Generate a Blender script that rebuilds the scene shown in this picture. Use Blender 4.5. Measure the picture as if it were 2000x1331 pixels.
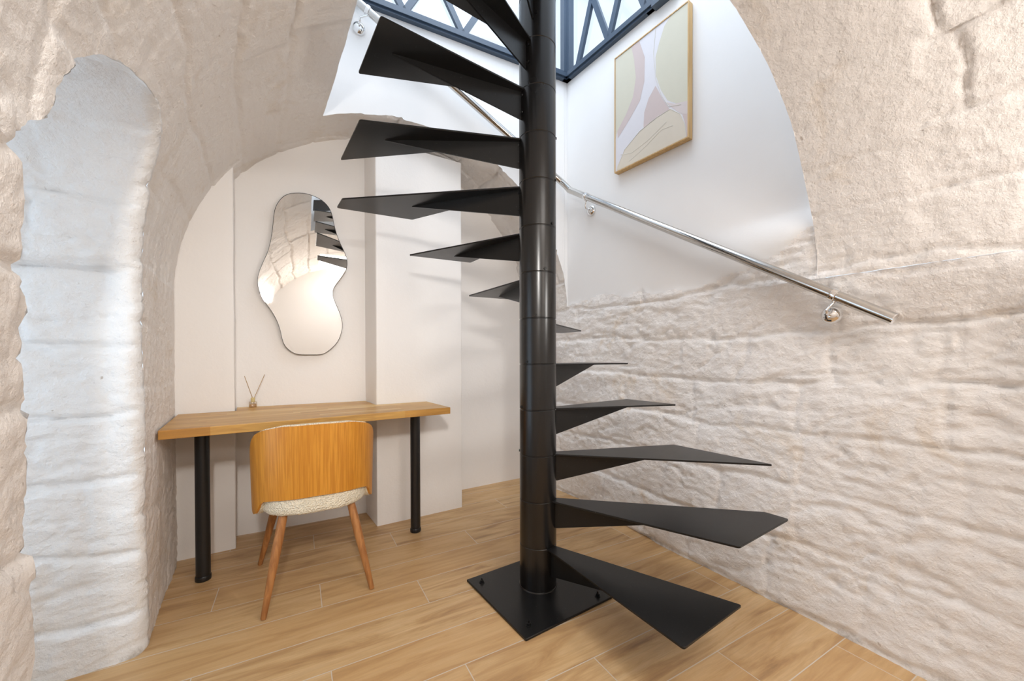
import bpy, bmesh, math, random
import numpy as np
from mathutils import Vector, Matrix
random.seed(4)
PI = math.pi
for o in list(bpy.data.objects):
    bpy.data.objects.remove(o)
SC = bpy.context.scene
COL = SC.collection

# ------------------------------------------------------------------ camera, world, lights, exposure
def link(o):
    COL.objects.link(o)
    return o

ANG = math.atan2(756., 1100.)
E1 = np.array([math.cos(ANG), math.sin(ANG), 0]); E2 = np.array([-math.sin(ANG), math.cos(ANG), 0])
def to_room(v):
    v = np.asarray(v, float)
    return Vector((v @ E1, v @ E2, v[2]))
th, rho = math.radians(.5), math.radians(.12)
fw = np.array([0, math.cos(th), -math.sin(th)]); up0 = np.array([0, math.sin(th), math.cos(th)]); rt0 = np.array([1., 0, 0])
rt_ = rt0*math.cos(rho) - up0*math.sin(rho); up_ = up0*math.cos(rho) + rt0*math.sin(rho)
F, U, Rr = to_room(fw), to_room(up_), to_room(rt_)
cam_d = bpy.data.cameras.new('camera'); cam = link(bpy.data.objects.new('camera', cam_d))
cam.matrix_world = Matrix(((Rr.x, U.x, -F.x, 0), (Rr.y, U.y, -F.y, 0), (Rr.z, U.z, -F.z, 1.05), (0, 0, 0, 1)))
cam_d.sensor_width = 36; cam_d.sensor_fit = 'HORIZONTAL'; cam_d.lens = 756/2000*36
cam_d.shift_y = (700 + 756*math.tan(th) - 665.5)/2000
cam_d.clip_start = .02; cam_d.clip_end = 60
SC.camera = cam

W = bpy.data.worlds.new('sky'); SC.world = W; W.use_nodes = True
W.node_tree.nodes['Background'].inputs[0].default_value = (.74, .86, 1.0, 1)
W.node_tree.nodes['Background'].inputs[1].default_value = 1.35

SC.view_settings.view_transform = 'Standard'; SC.view_settings.look = 'None'
SC.view_settings.gamma = 1; SC.view_settings.use_curve_mapping = False
SC.view_settings.exposure = 0.27

def area(name, loc, target, sx, sy, power, col):
    d = bpy.data.lights.new(name, 'AREA'); d.shape = 'RECTANGLE'; d.size = sx; d.size_y = sy
    d.energy = power; d.color = col
    o = link(bpy.data.objects.new(name, d)); o.location = loc
    o.rotation_euler = (Vector(target) - Vector(loc)).to_track_quat('-Z', 'Y').to_euler()
    return o
# daylight through the side window embrasure, its window is at x = -0.95
area('side_window_daylight', (-1.12, 1.44, .98), (0, 1.44, .95), .8, 1.5, 4, (.80, .90, 1.0))
# daylight falling down the stairwell from the roof glazing
area('roof_daylight', (1.2, 1.45, 4.6), (1.2, 1.45, 0), 1.6, 1.4, 46, (.80, .89, 1.0))
# added fill light under the vault in the front part of the cellar
area('ceiling_fill_light', (.95, -.7, 2.44), (.95, -.7, 0), .9, .9, 15, (1.0, .97, .94))
# the wall lamp at the end of the cellar washes wall and vault
area('wall_lamp_and_fill_light', (.93, -1.46, 1.96), (.93, -1.30, 3.0), .16, .10, 6, (1.0, .89, .78))
area('wall_lamp_and_fill_light', (-.17, -.5, 1.9), (.62, 2.7, 1.1), .2, .2, 9.5, (1.0, .97, .93)).data.spread = math.radians(80)  # added fill light from the left, brightens the niche
# added fill light at the right, behind the viewpoint, brightens the vault
area('wall_lamp_and_fill_light', (1.66, -.55, 1.55), (.1, 1.1, 2.3), .25, .25, 9, (1.0, .97, .93))
area('wall_lamp_and_fill_light', (.93, -1.42, 1.74), (.8, 1.5, 1.0), .16, .10, 1.5, (1.0, .91, .82))  # outward light of the wall lamp at the cellar end

# ------------------------------------------------------------------ helpers
def meta(o, label=None, cat=None, group=None, kind=None):
    if label: o['label'] = label
    if cat: o['category'] = cat
    if group: o['group'] = group
    if kind: o['kind'] = kind
    return o

def mesh_obj(name, verts, faces, mat, parent=None, smooth=True, angle=None):
    me = bpy.data.meshes.new(name)
    me.from_pydata([tuple(map(float, v)) for v in verts], [], [tuple(int(i) for i in f) for f in faces])
    me.update()
    mats = mat if isinstance(mat, (list, tuple)) else [mat]
    for m in mats: me.materials.append(m)
    o = link(bpy.data.objects.new(name, me))
    if smooth:
        me.polygons.foreach_set('use_smooth', [True]*len(me.polygons))
    if angle is not None:
        bm = bmesh.new(); bm.from_mesh(me)
        for e in bm.edges:
            if len(e.link_faces) == 2 and e.calc_face_angle(0) > angle: e.smooth = False
        bm.to_mesh(me); bm.free()
    if parent: o.parent = parent
    return o

def bm_obj(name, bm, mat, parent=None, smooth=True, angle=math.radians(35), bevel=0, seg=2):
    bmesh.ops.recalc_face_normals(bm, faces=bm.faces)
    if bevel:
        es = [e for e in bm.edges if len(e.link_faces) == 2 and e.calc_face_angle(0) > .5]
        bmesh.ops.bevel(bm, geom=es, offset=bevel, segments=seg, affect='EDGES', profile=.5, clamp_overlap=True)
    for f in bm.faces: f.smooth = smooth
    for e in bm.edges:
        if len(e.link_faces) == 2 and e.calc_face_angle(0) > angle: e.smooth = False
    me = bpy.data.meshes.new(name); bm.to_mesh(me); bm.free()
    me.materials.append(mat)
    o = link(bpy.data.objects.new(name, me))
    if parent: o.parent = parent
    return o

def empty(name, loc, label, cat, group=None):
    o = link(bpy.data.objects.new(name, None)); o.location = loc; o.empty_display_size = .1
    return meta(o, label, cat, group)

def keep(o):
    """parent given in world coordinates: undo the empty's offset"""
    p = o.parent; off = Vector((0, 0, 0))
    while p is not None:
        off += p.location; p = p.parent
    o.data.transform(Matrix.Translation(-off))
    return o

def add_box(bm, lo, hi):
    x0, y0, z0 = lo; x1, y1, z1 = hi
    v = [bm.verts.new(p) for p in ((x0,y0,z0),(x1,y0,z0),(x1,y1,z0),(x0,y1,z0),(x0,y0,z1),(x1,y0,z1),(x1,y1,z1),(x0,y1,z1))]
    for f in ((0,3,2,1),(4,5,6,7),(0,1,5,4),(1,2,6,5),(2,3,7,6),(3,0,4,7)): bm.faces.new([v[i] for i in f])

def add_prism(bm, poly, z0, z1):
    a = [bm.verts.new((x, y, z0)) for x, y in poly]; b = [bm.verts.new((x, y, z1)) for x, y in poly]
    n = len(poly)
    bm.faces.new(a[::-1]); bm.faces.new(b)
    for i in range(n): bm.faces.new((a[i], a[(i+1) % n], b[(i+1) % n], b[i]))

def add_lathe(bm, prof, n=32, cx=0, cy=0):
    rings = []
    for r, z in prof:
        if r < 1e-6: rings.append([bm.verts.new((cx, cy, z))])
        else: rings.append([bm.verts.new((cx+r*math.cos(2*PI*i/n), cy+r*math.sin(2*PI*i/n), z)) for i in range(n)])
    for a, b in zip(rings, rings[1:]):
        for i in range(n):
            j = (i+1) % n
            if len(a) == 1 and len(b) == 1: continue
            if len(a) == 1: bm.faces.new((a[0], b[j], b[i]))
            elif len(b) == 1: bm.faces.new((a[i], a[j], b[0]))
            else: bm.faces.new((a[i], a[j], b[j], b[i]))

def add_tube(bm, pts, rad, n=16, cap=True):
    pts = [Vector(p) for p in pts]
    rads = rad if isinstance(rad, (list, tuple)) else [rad]*len(pts)
    rings = []; prev = None
    for i, p in enumerate(pts):
        if i == 0: t = pts[1]-pts[0]
        elif i == len(pts)-1: t = pts[-1]-pts[-2]
        else: t = (pts[i+1]-p).normalized() + (p-pts[i-1]).normalized()
        t.normalize()
        if prev is None:
            a = Vector((0, 0, 1)) if abs(t.z) < .9 else Vector((1, 0, 0))
            x = t.cross(a).normalized()
        else:
            x = (prev - t*prev.dot(t)).normalized()
        prev = x; y = t.cross(x)
        k = 1.0
        if 0 < i < len(pts)-1:
            c = max(.5, (pts[i+1]-p).normalized().dot(t)); 
        rings.append([bm.verts.new(p + (x*math.cos(2*PI*j/n) + y*math.sin(2*PI*j/n))*rads[i]) for j in range(n)])
    for a, b in zip(rings, rings[1:]):
        for j in range(n): bm.faces.new((a[j], a[(j+1) % n], b[(j+1) % n], b[j]))
    if cap:
        bm.faces.new(rings[0][::-1]); bm.faces.new(rings[-1])

# ------------------------------------------------------------------ materials
class NT:
    def __init__(s, name):
        s.m = bpy.data.materials.new(name); s.m.use_nodes = True
        s.t = s.m.node_tree; s.b = s.t.nodes['Principled BSDF']; s.out = s.t.nodes['Material Output']
        s.tc = s.n('ShaderNodeTexCoord')
    def n(s, typ, **kw):
        nd = s.t.nodes.new(typ)
        for k, v in kw.items():
            if k.startswith('_'): setattr(nd, k[1:], v)
            else:
                nd.inputs[k.replace('__', ' ')].default_value = v
        return nd
    def l(s, a, b): s.t.links.new(a, b)
    def math(s, op, a, b=0.0, c=None):
        nd = s.t.nodes.new('ShaderNodeMath'); nd.operation = op
        for i, v in enumerate((a, b, c)):
            if v is None: continue
            if isinstance(v, (int, float)): nd.inputs[i].default_value = v
            else: s.l(v, nd.inputs[i])
        return nd.outputs[0]
    def mix(s, fac, a, b):
        nd = s.t.nodes.new('ShaderNodeMix'); nd.data_type = 'RGBA'
        for i, v in ((0, fac), (6, a), (7, b)):
            if isinstance(v, (int, float)): nd.inputs[i].default_value = v
            elif isinstance(v, tuple): nd.inputs[i].default_value = v if len(v) == 4 else (*v, 1)
            else: s.l(v, nd.inputs[i])
        return nd.outputs[2]
    def noise(s, scale, detail=3, rough=.55, vec=None, dist=0):
        nd = s.n('ShaderNodeTexNoise', Scale=scale, Detail=detail, Roughness=rough, Distortion=dist)
        s.l(vec if vec is not None else s.tc.outputs['Object'], nd.inputs['Vector'])
        return nd.outputs['Fac']
    def mapping(s, scale=(1,1,1), rot=(0,0,0), loc=(0,0,0)):
        nd = s.t.nodes.new('ShaderNodeMapping')
        nd.inputs['Scale'].default_value = scale; nd.inputs['Rotation'].default_value = rot; nd.inputs['Location'].default_value = loc
        s.l(s.tc.outputs['Object'], nd.inputs['Vector']); return nd.outputs[0]
    def ramp(s, fac, stops):
        nd = s.t.nodes.new('ShaderNodeValToRGB'); e = nd.color_ramp.elements
        while len(e) < len(stops): e.new(.5)
        for i, (p, c) in enumerate(stops):
            e[i].position = p; e[i].color = c if isinstance(c, tuple) and len(c) == 4 else ((*c, 1) if isinstance(c, tuple) else (c, c, c, 1))
        s.l(fac, nd.inputs[0]); return nd.outputs[0]
    def bump(s, h, strength=.5, dist=.01, prev=None):
        nd = s.n('ShaderNodeBump', Strength=strength, Distance=dist); s.l(h, nd.inputs['Height'])
        if prev is not None: s.l(prev, nd.inputs['Normal'])
        return nd.outputs[0]
    def done(s, col=None, rough=None, normal=None, metal=None, **kw):
        for k, v in (('Base Color', col), ('Roughness', rough), ('Normal', normal), ('Metallic', metal)):
            if v is None: continue
            if isinstance(v, (int, float)): s.b.inputs[k].default_value = v
            elif isinstance(v, tuple): s.b.inputs[k].default_value = (*v, 1)
            else: s.l(v, s.b.inputs[k])
        for k, v in kw.items(): s.b.inputs[k.replace('__', ' ')].default_value = v
        return s.m

def mat_stone(name, c1, c2, stain, stain_amt=.5, bump=1.0):
    m = NT(name)
    big = m.noise(2.2, 4)
    col = m.mix(big, c1, c2)
    st = m.ramp(m.noise(3.1, 6, .65, dist=.6), [(.57, 0.0), (.74, stain_amt)])
    col = m.mix(st, col, stain)
    sp = m.ramp(m.noise(38, 2, .5), [(.745, 0.0), (.79, .55)])
    col = m.mix(sp, col, (.30, .22, .15))
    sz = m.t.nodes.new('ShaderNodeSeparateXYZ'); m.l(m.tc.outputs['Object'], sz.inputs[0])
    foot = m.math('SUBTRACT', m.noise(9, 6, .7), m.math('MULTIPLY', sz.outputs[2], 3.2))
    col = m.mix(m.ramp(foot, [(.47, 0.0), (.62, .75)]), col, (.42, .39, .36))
    n1 = m.noise(17, 9, .68)
    n2 = m.noise(75, 5, .62)
    vo = m.n('ShaderNodeTexVoronoi', Scale=21.); m.l(m.mapping((1, 1, 1.9), (.35, .5, .3)), vo.inputs['Vector'])
    tr = m.math('FRACT', m.math('MULTIPLY', m.noise(6.5, 7, .62), 9.0))
    b = m.bump(n1, .62*bump, .016)
    b = m.bump(tr, .09*bump, .010, b)
    b = m.bump(vo.outputs['Distance'], .22*bump, .012, b)
    b = m.bump(n2, .6*bump, .006, b)
    return m.done(col, .86, b)

def mat_plaster(name, c, c2=None, bump=.25):
    m = NT(name)
    col = m.mix(m.ramp(m.noise(1.7, 5, .6), [(.35, 0.0), (.7, 1.0)]), c, c2 or c)
    b = m.bump(m.noise(9, 6, .65), bump, .010)
    b = m.bump(m.noise(90, 4, .6), bump*.7, .003, b)
    return m.done(col, .8, b)

M = {}
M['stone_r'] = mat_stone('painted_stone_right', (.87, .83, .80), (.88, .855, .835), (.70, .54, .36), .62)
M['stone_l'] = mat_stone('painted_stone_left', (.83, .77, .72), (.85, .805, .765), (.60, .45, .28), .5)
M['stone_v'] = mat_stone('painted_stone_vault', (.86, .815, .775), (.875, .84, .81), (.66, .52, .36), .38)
M['stone_w'] = mat_stone('painted_stone_white', (.87, .87, .87), (.89, .89, .89), (.74, .68, .6), .25)
M['plaster'] = mat_plaster('smooth_plaster', (.87, .84, .81), (.85, .815, .785), .22)
M['plaster_w'] = mat_plaster('white_plaster', (.85, .84, .83), (.83, .815, .805), .08)

def mat_floor():
    m = NT('wood_look_tile')
    a = math.radians(29) - ANG     # plank direction, in room axes
    mp = m.t.nodes.new('ShaderNodeMapping'); mp.inputs['Rotation'].default_value = (0, 0, -a)
    m.l(m.tc.outputs['Object'], mp.inputs['Vector'])
    sep = m.t.nodes.new('ShaderNodeSeparateXYZ'); m.l(mp.outputs[0], sep.inputs[0])
    L, Wd = sep.outputs[0], sep.outputs[1]
    row = m.math('DIVIDE', m.math('SUBTRACT', 2.195, Wd), .1925)
    ri = m.math('FLOOR', row); rf = m.math('FRACT', row)
    x = m.math('DIVIDE', m.math('SUBTRACT', m.math('SUBTRACT', L, -.32), m.math('MULTIPLY', ri, .4045)), 1.205)
    xi = m.math('FLOOR', x); xf = m.math('FRACT', x)
    dw = m.math('MULTIPLY', m.math('MINIMUM', rf, m.math('SUBTRACT', 1.0, rf)), .1925)
    dl = m.math('MULTIPLY', m.math('MINIMUM', xf, m.math('SUBTRACT', 1.0, xf)), 1.205)
    d = m.math('MINIMUM', dw, dl)
    grout = m.math('LESS_THAN', d, .0017)
    wn = m.n('ShaderNodeTexWhiteNoise'); wn.noise_dimensions = '2D'
    cmb = m.t.nodes.new('ShaderNodeCombineXYZ'); m.l(ri, cmb.inputs[0]); m.l(xi, cmb.inputs[1]); m.l(cmb.outputs[0], wn.inputs['Vector'])
    rnd = wn.outputs['Value']
    # grain: stretched noise, offset per plank
    g = m.t.nodes.new('ShaderNodeCombineXYZ')
    m.l(m.math('ADD', m.math('MULTIPLY', L, 1.5), m.math('MULTIPLY', rnd, 37.)), g.inputs[0])
    m.l(m.math('MULTIPLY', Wd, 11.), g.inputs[1]); m.l(m.math('MULTIPLY', rnd, 11.), g.inputs[2])
    n1 = m.noise(1.5, 5, .6, vec=g.outputs[0], dist=.9)
    g2 = m.t.nodes.new('ShaderNodeCombineXYZ')
    m.l(m.math('ADD', m.math('MULTIPLY', L, 3.5), m.math('MULTIPLY', rnd, 91.)), g2.inputs[0])
    m.l(m.math('MULTIPLY', Wd, 70.), g2.inputs[1]); m.l(rnd, g2.inputs[2])
    n2 = m.noise(1.4, 4, .6, vec=g2.outputs[0], dist=1.2)
    c = m.ramp(n1, [(.29, (.31, .18, .085)), (.42, (.50, .305, .14)), (.54, (.63, .42, .21)), (.72, (.70, .50, .28))])
    c = m.mix(m.ramp(n2, [(.35, .30), (.62, 0.0)]), c, (.36, .21, .105))
    c = m.mix(m.math('MULTIPLY', rnd, .45), c, (.58, .34, .14))
    c = m.mix(grout, c, (.62, .54, .44))
    b = m.bump(m.math('SUBTRACT', 1.0, grout), .4, .0015)
    b = m.bump(n2, .12, .002, b)
    return m.done(c, m.ramp(n2, [(.3, .34), (.7, .46)]), b)
M['floor'] = mat_floor()

def mat_metal(name, col, rough, metal=1.0, speck=0.0, **kw):
    m = NT(name)
    c = col
    if speck:
        c = m.mix(m.ramp(m.noise(120, 2, .5), [(.70, 0.0), (.76, speck)]), col, (.30, .31, .33))
    b = m.bump(m.noise(240, 2), .05, .001)
    return m.done(c, m.ramp(m.noise(7, 4), [(.3, max(0, rough-.015)), (.7, rough+.015)]), b, metal, **kw)
M['black'] = mat_metal('black_painted_steel', (.0085, .0082, .0082), .31, .0, .12, Specular__IOR__Level=.36)
M['black_pole'] = mat_metal('black_satin_steel_tube', (.007, .0063, .0060), .26, .0, Specular__IOR__Level=.52)
M['seam'] = mat_metal('dark_seam', (.002, .002, .002), .6, 0)
M['leg_black'] = mat_metal('black_table_leg_steel', (.010, .010, .011), .30, .0)
M['blue_steel'] = mat_metal('blue_grey_window_steel', (.046, .072, .112), .4, .0)
M['chrome'] = mat_metal('polished_stainless', (.58, .565, .545), .12)
M['chrome2'] = mat_metal('chrome_bracket', (.80, .80, .80), .07)
M['bolt'] = mat_metal('black_bolt', (.02, .02, .02), .3, .6)

def mat_wood(name, c1, c2, c3, axis=2, scale=1., rough=.42, fine=60):
    m = NT(name)
    sc = [fine, fine, fine]; sc[axis] = 3.0
    v = m.mapping(tuple(x*scale for x in sc))
    n1 = m.noise(1.0, 4, .55, vec=v, dist=.4)
    sc2 = [9, 9, 9]; sc2[axis] = .8
    n2 = m.noise(1.0, 4, .55, vec=m.mapping(tuple(x*scale for x in sc2)), dist=.6)
    c = m.mix(m.ramp(n2, [(.32, 0.0), (.68, 1.0)]), c1, c2)
    c = m.mix(m.ramp(n1, [(.42, .75), (.60, 0.0)]), c, c3)
    return m.done(c, rough, m.bump(n1, .10, .001))
M['shell'] = mat_wood('oak_veneer', (.58, .245, .026), (.66, .295, .038), (.47, .175, .016), 2, 1., .36, 150)
M['chair_leg'] = mat_wood('walnut_stained_wood', (.42, .18, .055), (.48, .22, .075), (.27, .10, .028), 2, 1.)
M['gold_frame'] = mat_wood('light_oak_frame', (.62, .40, .16), (.68, .45, .20), (.5, .3, .11), 2, 1.)

def mat_desk():
    m = NT('oiled_oak_worktop')
    sep = m.t.nodes.new('ShaderNodeSeparateXYZ'); m.l(m.tc.outputs['Object'], sep.inputs[0])
    row = m.math('DIVIDE', sep.outputs[1], .043); ri = m.math('FLOOR', row); rf = m.math('FRACT', row)
    wr = m.n('ShaderNodeTexWhiteNoise'); wr.noise_dimensions = '1D'; m.l(ri, wr.inputs['W'])
    x = m.math('DIVIDE', m.math('ADD', sep.outputs[0], m.math('MULTIPLY', wr.outputs['Value'], .9)), .42)
    xi = m.math('FLOOR', x)
    wn = m.n('ShaderNodeTexWhiteNoise'); wn.noise_dimensions = '2D'
    cm = m.t.nodes.new('ShaderNodeCombineXYZ'); m.l(ri, cm.inputs[0]); m.l(xi, cm.inputs[1]); m.l(cm.outputs[0], wn.inputs['Vector'])
    c = m.ramp(wn.outputs['Value'], [(0.0, (.44, .21, .042)), (.3, (.56, .295, .07)), (.7, (.60, .35, .10)), (1.0, (.72, .48, .19))])
    n = m.noise(1., 4, .6, vec=m.mapping((5, 80, 60)), dist=.5)
    c = m.mix(m.ramp(n, [(.38, .5), (.6, 0.0)]), c, (.32, .15, .04))
    return m.done(c, .38, m.bump(n, .08, .001))
M['desk'] = mat_desk()

def mat_boucle():
    m = NT('cream_boucle')
    vo = m.n('ShaderNodeTexVoronoi', Scale=170.); m.l(m.tc.outputs['Object'], vo.inputs['Vector'])
    h = vo.outputs['Distance']
    c = m.mix(m.ramp(h, [(0.0, 0.0), (.6, 1.0)]), (.90, .85, .72), (.82, .74, .58))
    b = m.bump(h, .9, .006); b = m.bump(m.noise(60, 4), .6, .006, b)
    return m.done(c, .95, b)
M['boucle'] = mat_boucle()

def mat_mirror():
    m = NT('mirror_silver'); return m.done((.93, .93, .92), .015, None, 1.0)
M['mirror'] = mat_mirror()
def mat_plain(name, c, r=.6, **kw):
    m = NT(name); n = m.noise(25, 3)
    return m.done(m.mix(m.ramp(n, [(.3, 0.0), (.7, .08)]), c, (c[0]*.8, c[1]*.8, c[2]*.8)), r, **kw)
def mat_pane():
    m = NT('frosted_window_glass')
    t = m.t
    tr = t.nodes.new('ShaderNodeBsdfTransparent'); tr.inputs[0].default_value = (.88, .88, .88, 1)
    gl = t.nodes.new('ShaderNodeBsdfGlossy'); gl.inputs['Roughness'].default_value = .05; gl.inputs[0].default_value = (.8, .85, .9, 1)
    mx = t.nodes.new('ShaderNodeMixShader'); mx.inputs[0].default_value = .06
    m.l(tr.outputs[0], mx.inputs[1]); m.l(gl.outputs[0], mx.inputs[2]); m.l(mx.outputs[0], m.out.inputs[0])
    return m.m
def mat_clear(name, col, fac=.10):
    m = NT(name); t = m.t
    tr = t.nodes.new('ShaderNodeBsdfTransparent'); tr.inputs[0].default_value = (*col, 1)
    gl = t.nodes.new('ShaderNodeBsdfGlossy'); gl.inputs['Roughness'].default_value = .03
    mx = t.nodes.new('ShaderNodeMixShader'); mx.inputs[0].default_value = fac
    m.l(tr.outputs[0], mx.inputs[1]); m.l(gl.outputs[0], mx.inputs[2]); m.l(mx.outputs[0], m.out.inputs[0])
    return m.m
M['pane'] = mat_pane()
M['clear'] = mat_clear('clear_glass', (.95, .97, .98))
M['bottle_glass'] = mat_clear('diffuser_bottle_glass', (.88, .82, .72), .18)
M['reed'] = mat_plain('rattan_reed', (.45, .29, .14), .7)
M['cork'] = mat_plain('pale_wood_collar', (.62, .50, .24), .6)
M['brass'] = mat_metal('brass', (.75, .55, .25), .25)
M['window_white'] = mat_plain('white_window_paint', (.8, .8, .8), .5)
M['caulk'] = mat_plain('canvas_ground', (.72, .70, .73), .8)

# ------------------------------------------------------------------ numpy noise for masonry relief
def _hash(ix, iy, iz, seed):
    h = (ix.astype(np.int64)*374761393 + iy.astype(np.int64)*668265263 + iz.astype(np.int64)*2147483647 + seed*144665) & 0xffffffff
    h = ((h ^ (h >> 13))*1274126177) & 0xffffffff
    h = (h ^ (h >> 16)) & 0xffffffff
    h = (h*2246822519) & 0xffffffff
    h = (h ^ (h >> 15)) & 0xffffff
    return h/float(0xffffff)*2-1
def vnoise(P, seed=0):
    i = np.floor(P); f = P-i; i = i.astype(np.int64); w = f*f*f*(f*(f*6-15)+10)
    r = 0
    for dx in (0, 1):
        for dy in (0, 1):
            for dz in (0, 1):
                wt = (w[..., 0] if dx else 1-w[..., 0])*(w[..., 1] if dy else 1-w[..., 1])*(w[..., 2] if dz else 1-w[..., 2])
                r = r + wt*_hash(i[..., 0]+dx, i[..., 1]+dy, i[..., 2]+dz, seed)
    return r
def fbm(P, sc, oct=4, g=.5, seed=0):
    P = P*np.asarray(sc, float); a = 1.; r = 0; s = 0
    for k in range(oct):
        r = r + a*vnoise(P*(2**k)+13.7*k, seed+k); s += a; a *= g
    return r/s
def sstep(a, b, x):
    t = np.clip((x-a)/(b-a), 0, 1); return t*t*(3-2*t)
def blocks(u, v, bw=.42, bh=.235, seed=0, joint=.014, warp=.03):
    """coursed rubble: returns (edge distance 0..1 near the joint, random value of the block)"""
    P = np.stack([u*2.1, v*2.1, u*0+seed], -1)
    u = u + warp*vnoise(P*1.7, seed+3) + warp*.35*vnoise(P*6, seed+5); v = v + warp*vnoise(P*1.3+5, seed+4) + warp*.3*vnoise(P*7+5, seed+6)
    r = np.floor(v/bh); fv = v/bh-r
    off = _hash(r, r*0, r*0, seed+11)*.5
    wv = bw*(1+.25*_hash(r, r*0+1, r*0, seed+12))
    x = u/wv+off; c = np.floor(x); fu = x-c
    d = np.minimum(np.minimum(fv, 1-fv)*bh, np.minimum(fu, 1-fu)*wv)
    return sstep(0, joint, d), _hash(r, c, r*0+7, seed+21), fv, np.minimum(fv, 1-fv)*bh, np.minimum(fu, 1-fu)*wv

def relief(P, u, v, rough=1., seed=0, stones=1., shard=1.):
    """P (...,3) room position, u/v metres on the surface -> height into the room (m)"""
    e, rnd, fv, dh, dv = blocks(u, v, seed=seed)
    saw = np.where(fv < .94, fv/.94-.5, (1-fv)/.06-.5)
    tilt = .5+.5*vnoise(np.stack([u*1.3, v*1.3, u*0+seed], -1), seed+41)
    h = stones*(.0040*(e-1) + .0045*rnd*e + .0060*tilt*saw)
    h = h - stones*.0075*np.exp(-(dh/.010)**2)*np.clip(.45+tilt, 0, 1) - stones*.0035*np.exp(-(dv/.009)**2)*np.clip(1.6-tilt*2, 0, 1)
    h = h + .009*rough*fbm(P, 2.4, 4, .5, seed+1)
    q = fbm(P, 7., 4, .55, seed+2)
    h = h + .0018*rough*shard*(.5-2*np.abs(q))          # sharp creases
    q2 = fbm(P, (11., 11., 22.), 3, .55, seed+8)
    h = h + .0019*rough*shard*(.5-2*np.abs(q2))
    tq = fbm(P, (4., 4., 7.), 4, .55, seed+14)*7
    h = h + .0024*rough*shard*(tq-np.floor(tq)-.5)      # broken-off flakes of old render
    c1 = fbm(P + np.array([0, .35, 0])*P[..., 2:3], (2.6, 1.7, 5.5), 4, .55, seed+31)
    h = h - .0040*rough*shard*np.exp(-(c1/.035)**2)      # long thin creases between the courses
    h = h + .0016*rough*fbm(P, 34., 3, .6, seed+9)
    return h

def grid_faces(nu, nv, flip=False):
    i, j = np.meshgrid(np.arange(nu-1), np.arange(nv-1), indexing='ij')
    a = (i*nv+j).ravel()
    f = np.stack([a, a+nv, a+nv+1, a+1], -1)
    return f[:, ::-1] if flip else f

# ------------------------------------------------------------------ room shell geometry
# room axes: x along the desk wall, y into the depth, z up (metres)
SCN, ZC, RX, RZ = .865, 1.39, 1.165, 1.15          # barrel vault: centre, springing height, half span, rise
T_NEAR, T_FAR = -1.6, 2.86
COR = np.array([2.03, 2.203]); GL = np.array([.99021, -.13961]); GR = np.array([-.018115, .999836])
S_OPEN = .372
TH_OPEN = math.acos((S_OPEN-SCN)/RX)
def tN(th):
    return np.interp(th, [0, .18, .37, .572, .781, .914, 1.018, 1.3, TH_OPEN], [.63, .637, .655, .665, .688, .712, .729, .745, .75])
def tW(th):
    s = SCN+RX*np.cos(th)
    return COR[1] + (s-COR[0])*GL[1]/GL[0]
def s_floor(t):
    return np.interp(t, [-1.6, .266, .568, 1.257, 1.75, 2.104, 2.9], [1.74, 1.812, 1.847, 1.895, 1.975, 2.032, 2.04])
def s_up(t):
    return 2.03 + np.maximum(0, (2.2-t))*.0181*sstep(.3, .64, t)
def zb(t):   # top of the rough stone on the right wall
    return np.interp(t, [.3, .652, .749, .877, 1.021, 1.276, 1.55, 1.841, 2.194, 2.9], [1.7, 1.609, 1.565, 1.52, 1.45, 1.442, 1.45, 1.472, 1.44, 1.42])

OPENING = [(1.0, 0), (.99, .25), (.976, .5), (.993, .577), (.971, .662), (.994, .689), (.989, .786), (.998, .835), (.988, .924), (1.002, .974), (.973, 1.06), (1.003, 1.138), (.972, 1.202), (.981, 1.321), (.965, 1.389), (.982, 1.42), (1.006, 1.451), (1.06, 1.49), (1.07, 1.535), (1.074, 1.572), (1.122, 1.641), (1.202, 1.714), (1.325, 1.77), (1.451, 1.805), (1.56, 1.822), (1.66, 1.812), (1.735, 1.775), (1.79, 1.70), (1.83, 1.60), (1.86, 1.46), (1.885, 1.30), (1.88, 1.12), (1.895, .95), (1.885, .8), (1.905, .62), (1.89, .5), (1.90, .35), (1.925, .15), (1.915, 0)]
def dense(poly, step=.012, closed=False):
    out = []
    n = len(poly)
    for k in range(n if closed else n-1):
        a = np.array(poly[k], float); b = np.array(poly[(k+1) % n], float)
        m = max(1, int(np.ceil(np.linalg.norm(b-a)/step)))
        for i in range(m): out.append(a+(b-a)*i/m)
    if not closed: out.append(np.array(poly[-1], float))
    return np.array(out)
OPD = dense(OPENING, .01)
for _ in range(5):
    OPD[1:-1] = (OPD[:-2]+2*OPD[1:-1]+OPD[2:])/4
def inside(px, py, poly):
    r = np.zeros(px.shape, bool); n = len(poly)
    for i in range(n):
        x1, y1 = poly[i]; x2, y2 = poly[(i+1) % n]
        if y1 == y2: continue
        c = ((y1 > py) != (y2 > py)) & (px < (x2-x1)*(py-y1)/(y2-y1)+x1)
        r ^= c
    return r
OPOLY = [(1.0, -.2)] + [tuple(p) for p in OPD[::3]] + [(1.915, 0), (1.915, -.2)]

def s_left(z):
    z = np.asarray(z, float)
    c = np.clip((z-ZC)/RZ, 0, .9999)
    return SCN - RX*np.sqrt(1-c*c)

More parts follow.
